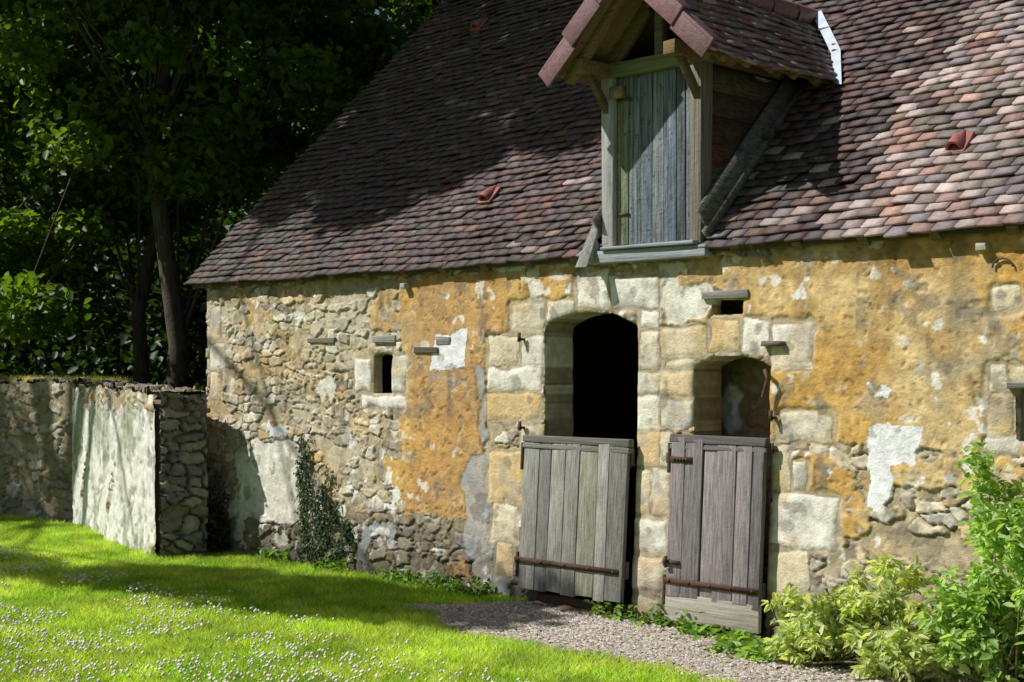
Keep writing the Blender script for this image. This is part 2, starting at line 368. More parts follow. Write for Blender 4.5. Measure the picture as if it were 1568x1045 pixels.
def tiles(xmin,xmax,smin,smax,name,place,keepf,colf,wt=.145,ex=.088,ln=.16):
    Vs=[];Cs=[];nrow=int((smax-smin)/ex)
    for r in range(nrow):
        s0=smin+r*ex; off=(r%2)*wt/2+R.uniform(-.02,.02)
        xc=np.arange(xmin-wt+off,xmax+wt,wt); xc=xc+R.normal(0,.003,len(xc))
        x0=np.maximum(xc-wt/2+.0010,xmin); x1=np.minimum(xc+wt/2-.0010,xmax); m=(x1-x0)>.03
        x0,x1,xm=x0[m],x1[m],((x0+x1)/2)[m]
        m=keepf(xm,s0); x0,x1,xm=x0[m],x1[m],xm[m]; n=len(xm)
        if n==0: continue
        wv=.016*(fbm(xm*1.1,xm*0+r*.37,4,2)-.5)
        ds=R.normal(0,.0045,n)+wv; lift=.042+np.abs(R.normal(0,.007,n)); rl=R.normal(0,.003,n)
        slip=R.rand(n)<.015; ds[slip]-=.03
        V=np.zeros((n,8,3))
        for k,(xx,sg,ss,nn) in enumerate(((x0,-1,0,0),(x1,1,0,0),(x1,1,1,0),(x0,-1,1,0),(x0,-1,0,1),(x1,1,0,1),(x1,1,1,1),(x0,-1,1,1))):
            s=s0+ds+ss*ln
            no=(lift*(1-ss)+.008*ss)+sg*rl-(0 if nn else .019)+sagf(xx,s)
            V[:,k]=place(xx,s,no)
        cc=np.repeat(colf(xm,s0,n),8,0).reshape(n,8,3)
        cc[:,[2,3,6,7]]*=.75   # upper end of each tile darker, under the overlap
        Vs.append(V.reshape(-1,3)); Cs.append(cc.reshape(-1,3))
    V=np.vstack(Vs);nb=len(V)//8
    Fc=(BF[None]+8*np.arange(nb)[:,None,None]).reshape(-1,4)
    return npmesh(name,V,Fc,np.vstack(Cs),M_TILE,barn)
def keep_main(x,s):
    Y=-.10+s*S2; z=RZ+Y
    under=(x>-6.64)&(x<-5.76)&(z<DRZ-DS*np.abs(x-DR)+.02)
    inv=(x>DX0+.05)&(x<DX1-.05)&(z<DRZ-DS*np.abs(x-DR)-.12)&(z>DE+.02)
    return ~(under|inv)
def col_main(x,s,n):
    a=tilecol(n,np.array([6,5,1.3,4,.5,5,1.0,4,.6])); b=tilecol(n,np.array([1.0,1.8,1.3,2.6,6,1.5,6,.7,1.2]),.30)
    b=b*C(1.45,1.46,1.52)
    nn=fbm(x*1.2,np.full_like(x,s*1.2),6,3)
    t=sst(-5.15,-4.35,x+.5*(nn-.5))*.90  # dark tiles up to this edge paint in the dormer's shadow strip
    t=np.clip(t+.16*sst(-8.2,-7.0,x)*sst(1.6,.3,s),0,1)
    c=np.where((R.rand(n)<t)[:,None],b,a*C(.62,.56,.60))  # left tiles darkened further, tree shade put into their colour
    c=c*(.58+.84*nn)[:,None]
    moss=(fbm(x*1.7+3,np.full_like(x,s*1.7),9,3)>.57)&(R.rand(n)<.5)
    c[moss]=c[moss]*.55+np.array((.08,.085,.045))*.45
    return c
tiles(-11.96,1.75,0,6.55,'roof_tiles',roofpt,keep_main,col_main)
g=Geo()
for r in range(44):
    s=r*.15; Y=9.1-s*S2; z=RZ-.1+s*S2
    g.box(-11.96,1.75,Y-.16,Y,z-.0,z+.03,PT[R.randint(9)]*.8)
g.build('rear_roof_courses',M_TILE,barn)
g=Geo()
for i in range(34):
    x=-11.9+i*.4; g.tube([(x,4.5,RZ+4.42),(x+.42,4.5,RZ+4.44)],[.13,.12],PT[R.randint(9)],10)
g.build('ridge_tiles',M_TILE,barn)
def vent(px,py):
    u=(px-CX)/F; v=(HZ-py)/F
    t=(RZ-EYE+(-D)*1)/(v-S2*(1+u)); x=S2*(u-1)*t; s=(S2*(1+u)*t-D+.10)/S2
    vg=Geo(); n=9; V=[];Fc=[]
    for j,(ds,rr) in enumerate(((-.02,.056),(.04,.050),(.12,.026),(.17,.008))):
        for k in range(n):
            a=math.pi*k/(n-1); V.append(roofpt(np.array(x+rr*math.cos(a)),s+ds,.045+rr*1.25*math.sin(a)))
    for j in range(3):
        for k in range(n-1): Fc.append([j*n+k,j*n+k+1,(j+1)*n+k+1,(j+1)*n+k])
    m=len(V)
    for j,(ds,rr) in enumerate(((-.02,.040),(.04,.036))):
        for k in range(n):
            a=math.pi*k/(n-1); V.append(roofpt(np.array(x+rr*math.cos(a)),s+ds,.045+rr*1.25*math.sin(a)))
    for k in range(n-1): Fc.append([m+k,m+n+k,m+n+k+1,m+k+1]); Fc.append([k,m+k,m+k+1,k+1])
    rc=C(.34,.11,.095)
    vg.raw(V,Fc,rc)
    B=[roofpt(np.array(x+a),s+b_,c_) for c_ in(.030,.050) for a,b_ in((-.07,-.04),(.07,-.04),(.07,.15),(-.07,.15))]
    vg.raw(B,BF,rc)
    vg.raw([roofpt(np.array(x-.045),s+.035,.05),roofpt(np.array(x+.045),s+.035,.05),roofpt(np.array(x+.03),s+.035,.10),roofpt(np.array(x-.03),s+.035,.10)],[[0,1,2,3]],C(.01,.01,.01))
    vg.build('vent_tile',M_TILE,barn,.003)
for p in((733,48),(748,312),(1467,236)): vent(*p)
g=Geo()
for x in np.arange(-11.6,1.5,.47):
    if -6.8<x<-5.6: continue
    g.beam((x,-.07,2.50),(x,.1,2.66),.07,.07,C(.17,.12,.07),jit=.006)
g.beam((-11.9,-.062,2.515),(-6.7,-.062,2.515),.012,.035,C(.10,.075,.05)); g.beam((-5.7,-.062,2.515),(1.6,-.062,2.515),.012,.035,C(.10,.075,.05))
g.build('rafter_feet',M_WOODH,barn,.004)
# ------------------------------------------------------------------ dormer
g=Geo()
g.box(-6.64,-6.53,-.07,.05,2.56,3.80,C(.40,.39,.38),.006); g.box(-5.86,-5.76,-.07,.05,2.56,3.80,C(.20,.175,.14),.006)
g.build('dormer_posts',M_WOOD,barn,.008)
g=Geo()
g.box(-6.70,-5.70,-.085,.06,3.765,3.865,C(.17,.19,.09),.006)
g.box(-6.74,-5.70,-.11,.04,2.47,2.555,C(.34,.37,.39),.006)
g.box(-6.60,-5.78,-.135,-.02,2.556,2.585,C(.32,.33,.34),.004)
g.build('dormer_head_and_sill',M_WOODH,barn,.008)
g=Geo()
x=-6.528
bc=[C(.15,.18,.12),C(.145,.175,.185),C(.13,.16,.19),C(.18,.20,.205),C(.13,.16,.195),C(.09,.10,.11),C(.14,.165,.18)]
for i,w in enumerate((.10,.11,.10,.10,.11,.075,.065)):
    g.box(x+.002,x+w-.003,-.015-R.rand()*.010,.01,2.585+R.rand()*.015,3.765,bc[i]*1.25,.0015); x+=w
g.build('dormer_loft_door',new_mat('peeling_blue_wood',(45,45,2.5),.75,.7,30,.85,spots=(14,.58,(.10,.085,.07))),barn,.003)
g=Geo(); g.box(-6.53,-6.50,-.03,-.017,2.6,3.75,C(.28,.22,.13)); g.box(-6.52,-6.40,-.034,-.026,3.60,3.62,C(.08,.06,.05)); g.box(-6.52,-6.42,-.034,-.026,2.80,2.82,C(.08,.06,.05))
g.box(-6.56,-6.45,-.078,-.03,3.62,3.70,C(.35,.25,.13))
g.build('dormer_door_ironwork',M_IRON,barn)
for nm,x,sg in(('dormer_right_cheek',-5.77,1),('dormer_left_cheek',-6.63,-1)):
    g=Geo(); zz=2.60; k=0
    while zz<3.74:
        z1=min(zz+.165,3.80); y0=0.04; y1=z1-RZ+.12
        cc=[C(.11,.055,.042),C(.09,.062,.05),C(.10,.085,.07),C(.13,.05,.037)][k%4]*R.uniform(.6,1.0)
        g.raw([(x-sg*.01,y0,zz),(x-sg*.01,y1,zz),(x-sg*.01,y1,z1),(x-sg*.01,y0,z1),(x+sg*.008,y0,zz),(x+sg*.008,y1,zz),(x+sg*.006,y1,z1-.002),(x+sg*.006,y0,z1-.002)],BF,cc)
        zz=z1; k+=1
    g.beam((x+sg*.030,-.06,2.69),(x+sg*.030,1.14,3.89),.025,.24,C(.15,.145,.13),up=(0,-1,1))
    g.beam((x+sg*.045,-.07,2.615),(x+sg*.045,1.12,3.80),.03,.07,C(.18,.17,.15),up=(0,-1,1))
    g.build(nm,new_mat('old_boarding_'+nm,(5,14,60),.6,.5,25,.9,spots=(5,.56,(.075,.06,.05))),barn)
g=Geo()
g.raw([(-6.66,-.20,2.44),(-6.66,.06,2.66),(-6.66,.20,2.92),(-6.66,-.04,2.80),(-6.76,-.22,2.44),(-6.76,.04,2.66),(-6.71,.18,2.92),(-6.71,-.06,2.80)],BF,C(.28,.28,.26))
g.build('dormer_foot_board',M_WOOD,barn,.006)
g=Geo()
LW=C(.22,.145,.07)
def rk(x): return DRZ-DS*abs(x-DR)
for yy in(-.30,-.02,.5,1.0):
    for sg in(-1,1):
        e=DR+sg*.60
        g.beam((DR,yy,DRZ-.07),(e,yy,rk(e)-.07),.06,.07,LW*.8 if yy>-.2 else LW,up=(0,1,0),jit=.004)
for sg,x in((-1,-6.60),(1,-5.80)):
    g.beam((x,-.36,3.82),(x,1.0,3.82),.09,.09,LW,jit=.005)
    g.beam((x,-.02,3.50),(x,-.26,3.80),.045,.05,C(.14,.10,.06),up=(0,1,1))
g.beam((DR,-.36,DRZ-.12),(DR,1.4,DRZ-.12),.07,.09,LW)
g.beam((DR,-.02,3.86),(DR,-.02,4.34),.07,.07,C(.16,.15,.11),up=(0,1,0)); g.beam((DR-.40,-.02,3.86),(DR-.1,-.02,4.2),.05,.05,C(.18,.14,.09),up=(0,1,0))
g.beam((DR+.38,-.02,3.86),(DR+.1,-.02,4.2),.05,.05,C(.18,.14,.09),up=(0,1,0))
for k in range(5):
    g.beam((DX1-.25,-.2+k*.27,3.93),(DX1+.0,-.2+k*.27,3.72),.05,.05,C(.22,.16,.10))
g.build('dormer_frame',M_WOODH,barn,.005)
g=Geo()
for sg in(-1,1):
    e=DX1-.02 if sg>0 else DX0+.02
    g.raw([(DR,-.41,DRZ-.005),(DR,DRZ-RZ,DRZ-.005),(e,DE-RZ+.05,rk(e)-.005),(e,-.41,rk(e)-.005),(DR,-.41,DRZ-.03),(DR,DRZ-RZ,DRZ-.03),(e,DE-RZ+.05,rk(e)-.03),(e,-.41,rk(e)-.03)],BF,C(.22,.14,.07))
g.build('dormer_boarding',M_WOODH,barn)
g=Geo(); g.raw([(-6.60,.30,3.80),(-5.80,.30,3.80),(DR+.01,.30,4.36),(DR-.01,.30,4.36)],[[0,1,2,3]],C(.03,.025,.02)); g.build('gable_backing',M_DARK,barn)  # near-black sheet stands in for the shade inside the gable
sln=math.hypot(1,DS)
def place_r(sg):
    def f(yv,s,n):
        ex=(DX1+.03) if sg>0 else (DX0-.03)
        X=ex-sg*s/sln; Z=DRZ-DS*abs(ex-DR)+s*DS/sln
        return np.stack([X+sg*n*DS/sln+0*yv,yv,Z+n/sln+0*yv],-1)
    return f
def keep_d(sg):
    def f(yv,s):
        ex=.67; Z=DRZ-DS*ex+s*DS/sln; return yv<(Z-RZ)+.10
    return f
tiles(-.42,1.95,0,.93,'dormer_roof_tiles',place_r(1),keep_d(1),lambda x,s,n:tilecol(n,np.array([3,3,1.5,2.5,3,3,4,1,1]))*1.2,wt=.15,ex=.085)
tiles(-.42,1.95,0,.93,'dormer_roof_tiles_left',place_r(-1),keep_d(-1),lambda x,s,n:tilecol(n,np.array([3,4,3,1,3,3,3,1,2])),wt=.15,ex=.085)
g=Geo()
for i in range(7):
    y=-.44+i*.33; g.tube([(DR,y,DRZ+.01),(DR,y+.35,DRZ+.02)],[.085,.075],C(.24,.12,.10)*R.uniform(.8,1.2),10)
g.build('dormer_ridge_tiles',M_TILE,barn)
g=Geo()
for sg in(-1,1):
    ex=.70
    for i in range(3):
        d0=ex-i*.235+.015; d1=ex-(i+1)*.235-.01
        cc=C(.20,.095,.10)*R.uniform(.75,1.25)
        l=.012*(i%2)
        p=(DR+sg*d0,-.435-l,DRZ-DS*d0+.025+.03); q=(DR+sg*d1,-.435-l,DRZ-DS*d1+.02)
        g.beam(p,q,.018,.145,cc,up=(0,0,1))
        p=(DR+sg*d0,-.375,DRZ-DS*d0+.105+.022); q=(DR+sg*d1,-.375,DRZ-DS*d1+.098)
        g.beam(p,q,.14,.018,cc*1.1,up=(0,0,1))
g.build('dormer_verge_tiles',M_TILE,barn,.006)
g=Geo()
a=np.array([DX1+.02,DE-RZ-.02,DE]);b=np.array([DR,DRZ-RZ,DRZ])
V=[]
for t in(0,.33,.66,1):
    p=a+(b-a)*t; V.append(p+np.array([.01,.00,.050])); V.append(p+np.array([.09,-.0,.066]))
V[1]=a+np.array([.09,-.12,-.05]); V[0]=a+np.array([.01,-.10,-.03])
g.raw(V,[[0,1,3,2],[2,3,5,4],[4,5,7,6]],C(.50,.56,.64)); g.build('zinc_valley',M_ZINC,barn)

# ------------------------------------------------------------------ half doors
def halfdoor(name,x0,x1,z0,z1,ws,cols,strapz,gap=.007,kick=False,latchx=None):
    e=empty(name); e.parent=barn
    def lean(V):
        V=V.copy(); V[:,1]+=-.02-.075*(1-(V[:,2]-z0)/(z1-z0)); return V
    g=Geo(); x=x0; tot=sum(ws)
    for i,w in enumerate(ws):
        w=w/tot*(x1-x0); zb=z0+(.13 if kick else 0)+R.uniform(0,.03)
        g.box(x+gap/2,x+w-gap/2,-.075-R.rand()*.012,-.045,zb,z1-R.uniform(.0,.02),cols[i%len(cols)]*R.uniform(.75,1.15),.004,lean); x+=w
    g.build('boards',M_WOOD,e,.003)
    g=Geo()
    g.box(x0-.01,x1+.008,-.045,-.012,z1-.17,z1-.05,cols[0]*.4,.003,lean); g.box(x0,x1,-.045,-.012,z0+.18,z0+.3,cols[0]*.4,.003,lean)
    if kick: g.box(x0-.005,x1+.004,-.085,-.05,z0-.01,z0+.17,C(.38,.35,.29),.004,lean)
    g.box(x0-.012,x1+.01,-.09,-.03,z1-.045,z1+.008,cols[0]*.5,.004,lean)
    g.box(x0-.012,x1+.01,-.086,-.03,z1-.085,z1-.052,cols[0]*.65,.004,lean)
    g.build('rails',M_WOODH,e,.004)
    g=Geo()
    for zz,xa,xb in strapz:
        g.box(xa,xb,-.097,-.088,zz-.018,zz+.018,C(.085,.045,.03),.001,lean)
        for k in np.linspace(xa+.04,xb-.04,5): g.box(k-.008,k+.008,-.104,-.097,zz-.008,zz+.008,C(.07,.05,.04),0,lean)
    g.tube(lean(np.array([(x0-.02,-.07,z1-.25),(x0-.02,-.07,z1-.05)])),[.014,.014],C(.08,.05,.04))
    g.tube(lean(np.array([(x0-.02,-.07,z0+.1),(x0-.02,-.07,z0+.28)])),[.014,.014],C(.08,.05,.04))
    if latchx is not None:
        g.box(latchx-.03,latchx+.10,-.106,-.09,z0+.36,z0+.385,C(.08,.05,.035),0,lean); g.tube(lean(np.array([(latchx,-.11,z0+.34),(latchx,-.13,z0+.37),(latchx,-.11,z0+.41)])),[.012,.014,.012],C(.10,.06,.04))
    g.build('ironwork',M_IRON,e)
GW=[C(.30,.285,.26),C(.23,.22,.20),C(.32,.305,.27),C(.26,.25,.225),C(.24,.24,.18)]
halfdoor('lower_stable_door',-7.37,-6.365,.10,1.235,[1.2,.9,1.1,1,1.3,.8,1.2],GW,[(.33,-7.40,-6.40)],latchx=None)
PW=[C(.25,.22,.215),C(.18,.16,.16),C(.27,.24,.235),C(.21,.185,.185)]
halfdoor('lower_stable_door',-5.985,-5.235,.075,1.285,[1,1.2,.9,1.3,1,.7],PW,[(.325,-5.99,-5.24),(1.13,-5.98,-5.80)],kick=True,latchx=-5.97)
g=Geo()
g.box(-7.33,-6.40,-.09,.0,.0,.085,C(.10,.07,.05),.01)
for k in range(6): g.box(-7.25+k*.14,-7.13+k*.14,-.17,-.10,-.01,.03,C(.30,.15,.10)*R.uniform(.7,1.2),.008)
g.box(-5.95,-5.25,-.08,.0,.0,.05,C(.12,.1,.08),.01)
g.build('thresholds',M_MAS,barn,.01)
g=Geo(); IR=C(.10,.06,.045)
def hook(px,py,l=.05):
    x=fx(px);z=fz(px,py); g.beam((x,.0,z),(x,-.075,z),.018,.018,IR); g.beam((x-.0,-.07,z-.02),(x,-.07,z+l),.018,.018,IR,up=(0,1,0))
for p in((805,520),(1033,704),(1190,640),(1192,690),(806,655),(1188,765),(975,712)): hook(*p)
zt=fz(1184,570);xt=fx(1184); g.tube([(xt-.03,-.04,zt),(xt-.0,-.09,zt+.01),(xt+.02,-.09,zt-.04),(xt-.02,-.09,zt-.16)],[.012,.014,.013,.010],IR)
x0,x1,z0,z1=frect(1174,523,1206,531); g.box(x0,x1,-.06,.0,z0,z1,C(.16,.13,.11),.004)
zt=fz(1540,410); xt=fx(1540); P=[]
for a in np.linspace(0,math.pi,9): P.append((xt+.06*math.cos(a),-.040,zt+.05*math.sin(a)))
g.tube(P,[.006]*9,IR,6)
g.build('wall_irons',M_IRON,barn)
g=Geo()
def wood_rect(r,c,o=.05):
    x0,x1,z0,z1=frect(*r); g.box(x0,x1,-o,.05,z0,z1,c,.006)
wood_rect((575,514,610,525),C(.33,.32,.29),.04); wood_rect((476,518,516,526),C(.2,.17,.14),.038); wood_rect((640,532,676,541),C(.10,.085,.07),.045); wood_rect((672,516,694,528),C(.3,.28,.25),.04)
wood_rect((1080,446,1150,458),C(.26,.25,.23),.042); wood_rect((1546,585,1620,596),C(.2,.19,.17),.045)
for p in((627,438),(1512,379)):
    x=fx(p[0]);z=fz(*p); g.box(x-.03,x+.03,-.08,.02,z-.022,z+.022,C(.45,.42,.35),.005)
g.build('timber_lintels',M_WOODH,barn,.005)
g=Geo(); 
g.box(-3.62,-3.58,.06,.10,1.33,1.64,C(.25,.29,.33)); g.box(-3.04,-3.0,.06,.10,1.33,1.64,C(.25,.29,.33)); g.box(-3.58,-3.04,.06,.10,1.60,1.64,C(.25,.29,.33)); g.box(-3.58,-3.04,.06,.10,1.33,1.37,C(.25,.29,.33)); g.box(-3.33,-3.30,.065,.095,1.37,1.60,C(.25,.29,.33))
g.build('window_frame',M_WOOD,barn,.003)
g=Geo(); g.box(-3.58,-3.04,.078,.082,1.37,1.60,C(.03,.035,.04)); g.build('window_pane',new_mat('window_glass',(2,2,2),.05,0,1,.08),barn)

# ------------------------------------------------------------------ garden wall
gw=empty('garden_wall')
def patch(name,o,uv,vv,nv,U,Vv,fn,step=.014,rough_top=0):
    us=np.linspace(0,U,max(2,int(U/step)));vs=np.linspace(0,Vv,max(2,int(Vv/step))); A,B=np.meshgrid(us,vs,indexing='ij')
    h,c=fn(A,B)
    B2=B+rough_top*(fbm(A*5.5,A*0+1,4,4)-.5)*sst(.6,1,B/Vv)*2 if rough_top else B
    P=np.array(o)[None,None]+A[...,None]*np.array(uv)+B2[...,None]*np.array(vv)+h[...,None]*np.array(nv)
    I=np.arange(A.size).reshape(A.shape); q=np.stack([I[:-1,:-1],I[1:,:-1],I[1:,1:],I[:-1,1:]],-1).reshape(-1,4)
    return npmesh(name,P.reshape(-1,3),q,c.reshape(-1,3),M_MAS,gw,True)
def plast(A,B):
    h,c=rubble(A+30,B,4,.24,.11,1.0,cover=.4)
    m=sst(.42,.47,.80+1.2*(fbm(A*3,B*2.6,5,6)-.5)-.42*sst(1.15,1.48,B)-.3*sst(.35,0,B))
    st=fbm(A*5,B*1.6,7,6); s2=fbm(A*12+5,B*10,2,5)
    pc=mix(C(.80,.79,.70),C(.38,.40,.29),sst(.50,.74,st)); pc=mix(pc,C(.24,.23,.17),.6*sst(.58,.70,s2)); pc=pc*(.78+.44*fbm(A*20,B*20,3,5))[...,None]
    return h*(1-m)*1.4+m*(.028+.022*fbm(A*6,B*6,6,5)-.008*sst(.56,.68,s2)),mix(c,pc,m)
def dark_r(A,B):
    h,c=rubble(A+11,B+5,2,.22,.11,.9,cover=.42); c=mix(c,C(.20,.18,.11),.45*sst(.4,.6,fbm(A*3,B*3,5))); return h*1.5,c
def end_r(A,B):
    h,c=rubble(A+3,B+2,1,.19,.10,.6,cover=.25); c=mix(c,C(.22,.22,.24),.3); return h*3.2,c
def seg(n,p0,p1,hh,th,fn,endfn=True):
    p0=np.array([*p0,0.]);p1=np.array([*p1,0.]); d=p1-p0;L=np.linalg.norm(d);d/=L
    nrm=np.array([-d[1],d[0],0]); 
    if nrm[1]>0: nrm=-nrm
    up=np.array([0,0,1.])
    patch(n+'_face',p0-up*.05,d,up,nrm,L,hh+.05,fn,rough_top=.05)
    patch(n+'_top',p0+up*(hh-.035)+nrm*.02,d,-nrm,up,L,th+.04,lambda A,B:(lambda r:(r[0]*2.6,r[1]*.8))(rubble(A,B,6,.17,.14,.8)))
    if endfn: patch(n+'_end',p0-nrm*th-up*.05,nrm,up,-d,th+.02,hh+.05,end_r,rough_top=.05)
    g=Geo(); a=p0+d*.04-nrm*(th/2+.0);b=p1-nrm*(th/2); g.beam(a+up*(hh/2-.05),b+up*(hh/2-.05),th-.06,hh-.02,C(.25,.2,.15)); g.build(n+'_core',M_MAS,gw)
seg('pier',(-11.42,-.72),(-12.9,-.42),1.50,.42,plast)
seg('rendered_wall',(-12.85,-.27),(-14.55,.12),1.52,.42,plast)
seg('rubble_wall',(-14.45,.30),(-22,-1.1),1.55,.45,dark_r,True)

# ------------------------------------------------------------------ ground
g=Geo()
g.raw([(-300,-300,0),(300,-300,0),(300,300,0),(-300,300,0)],[[0,1,2,3]],C(.12,.18,.03)); g.build('ground',M_SOIL)
def gedge(x): return -1.22+.14*(fbm(x*1.7,x*0+2,3,5)-.5)*2
xs=np.linspace(-8.0,1.5,500)
front=gedge(xs)*1.0; front=np.where(xs<-6.7,-.86+(front+.86)*sst(-7.8,-6.7,xs),front)
back=np.where(xs<-7.1,-.86+(.86)*sst(-7.95,-7.1,xs),0.)
def in_gravel(x,y): 
    return (y>np.interp(x,xs,front)+.16*(fbm(x*7,y*7,2,4)-.5))&(y<np.interp(x,xs,back)+.02)&(x>-7.9)
V=[];Fc=[]
for i,x in enumerate(xs):
    for k in range(12):
        t=k/11.; y=front[i]-.04+(back[i]+.14-front[i])*t; V.append((x,y,.006+.006*math.sin(x*9)*math.sin(y*11)))
for i in range(len(xs)-1):
    for k in range(11): a=i*12+k; Fc.append([a,a+12,a+13,a+1])
g=Geo(); g.raw(V,Fc,C(.54,.45,.37)); 
n=28000; x=R.uniform(-7.95,-2.0,n); y=R.uniform(-1.45,.05,n); m=in_gravel(x,y+R.normal(0,.05,n)); x=x[m];y=y[m];n=len(x)
r=R.uniform(.005,.014,n); ang=R.uniform(0,6.28,n)
OV=np.array([[1,0,0],[0,1,0],[-1,0,0],[0,-1,0],[0,0,.7],[.0,0,-.7]]); 
ca,sa=np.cos(ang),np.sin(ang); P=np.zeros((n,6,3))
for k in range(6):
    vx,vy,vz=OV[k]; vx=vx*1.3
    P[:,k,0]=x+r*(vx*ca-vy*sa); P[:,k,1]=y+r*(vx*sa+vy*ca); P[:,k,2]=.012+r*vz+r*.3
gc=np.array([(.70,.58,.49),(.78,.71,.64),(.58,.46,.39),(.50,.42,.38),(.80,.76,.70)])[R.randint(0,5,n)]*R.uniform(.75,1.12,(n,1))
path=g.build('gravel_path',M_GRAVEL)
T3=np.array([[0,1,4],[1,2,4],[2,3,4],[3,0,4]])
npmesh('pebbles',P.reshape(-1,3),(T3[None]+6*np.arange(n)[:,None,None]).reshape(-1,3),np.repeat(gc,6,0),M_GRAVEL,path)
def inview(x,y,mg=1.2):
    X=x;Y=y+D; dep=(Y-X)*S2; lat=(X+Y)*S2
    return (lat>-.36*dep-mg)&(lat<.36*dep+mg)&(dep>7.0)
n=850000; x=R.uniform(-22,-3,n); y=R.uniform(-6.5,.6,n)
m=inview(x,y)&~(in_gravel(x,y)&(R.rand(n)>.02))&(y<.02)
wallY=np.interp(x,[-22,-14.5,-12.9,-11.4,-11.39],[-1.1,.1,-.42,-.72,0]); m&=(y<wallY)
dep=((y+D)-x)*S2; m&=(R.rand(n)<np.clip(1.25-(dep-8)*.06,.4,1))
x=x[m];y=y[m];n=len(x); print('blades',n)
pt=fbm(x*1.3,y*1.3,4,4); pt2=fbm(x*6,y*6,7,3); near=np.exp(-np.abs(y-wallY[m])/.10)
hgt=R.uniform(.018,.045,n)*(.6+.8*pt+.5*pt2)+.08*near*R.rand(n)*R.rand(n); w=R.uniform(.003,.006,n); a=R.uniform(0,6.28,n); ln=R.normal(0,.75,(n,2))
P=np.zeros((n,3,3)); P[:,0]=np.stack([x-w*np.cos(a),y-w*np.sin(a),0*x],-1); P[:,1]=np.stack([x+w*np.cos(a),y+w*np.sin(a),0*x],-1); P[:,2]=np.stack([x+ln[:,0]*hgt,y+ln[:,1]*hgt,hgt],-1)
gcol=mix(C(.26,.45,.03),C(.55,.65,.12),sst(.3,.7,pt*.5+pt2*.5))*R.uniform(.55,1.3,(n,1)); dry=R.rand(n)<.08; gcol[dry]=C(.58,.56,.28)
npmesh('grass_lawn',P.reshape(-1,3),np.arange(3*n).reshape(-1,3),np.repeat(gcol,3,0),M_GRASSB)
n=15000; x=R.uniform(-15,-5,n); y=R.uniform(-6,-1.5,n); pt=fbm(x*2.2+7,y*2.2,8,4); m=inview(x,y,.4)&(pt>.42)&(R.rand(n)<sst(-1.5,-2.6,y+.12*(x+8)))
x=x[m];y=y[m];n=len(x); r=R.uniform(.006,.014,n); OV2=np.array([[1,0,0],[.3,.95,0],[-.8,.6,0],[-.8,-.6,0],[.3,-.95,0],[0,0,1],[0,0,-.8]])
P=np.stack([x,y,R.uniform(.035,.07,n)],-1)[:,None]+OV2[None]*r[:,None,None]
T=np.array([[0,1,5],[1,2,5],[2,3,5],[3,4,5],[4,0,5],[1,0,6],[2,1,6],[3,2,6],[4,3,6],[0,4,6]])
npmesh('clover_flowers',P.reshape(-1,3),(T[None]+7*np.arange(n)[:,None,None]).reshape(-1,3),np.repeat(np.tile(C(.82,.76,.70),(n,1))*R.uniform(.7,1.1,(n,1)),7,0),M_PETAL,None,True)

# ------------------------------------------------------------------ foliage
def leafmesh(name,c,L,col,parent=None,up=.5,mat=None,wr=.6,fold=.12,face=None):
    n=len(c); nrm=R.normal(0,1,(n,3)); nrm[:,2]=np.abs(nrm[:,2])*.6+up
    if face is not None: nrm=nrm*.45+np.array(face)
    nrm/=np.linalg.norm(nrm,axis=1,keepdims=True)
    t=R.normal(0,1,(n,3)); t[:,2]-=.3; d=t-(t*nrm).sum(1,keepdims=True)*nrm; d/=np.linalg.norm(d,axis=1,keepdims=True)+1e-9
    s=np.cross(nrm,d); L=L[:,None]
    P=np.zeros((n,6,3)); P[:,0]=c; P[:,1]=c+d*L*.35+s*L*wr*.5+nrm*L*fold; P[:,2]=c+d*L*.75+s*L*wr*.36+nrm*L*fold*.6; P[:,3]=c+d*L-nrm*L*.08; P[:,4]=c+d*L*.75-s*L*wr*.36+nrm*L*fold*.6; P[:,5]=c+d*L*.35-s*L*wr*.5+nrm*L*fold
    Fc=np.concatenate([np.array([[0,1,2,3]])+6*np.arange(n)[:,None],np.array([[0,3,4,5]])+6*np.arange(n)[:,None]])
    return npmesh(name,P.reshape(-1,3),Fc,np.repeat(col,6,0),mat or M_LEAF,parent)
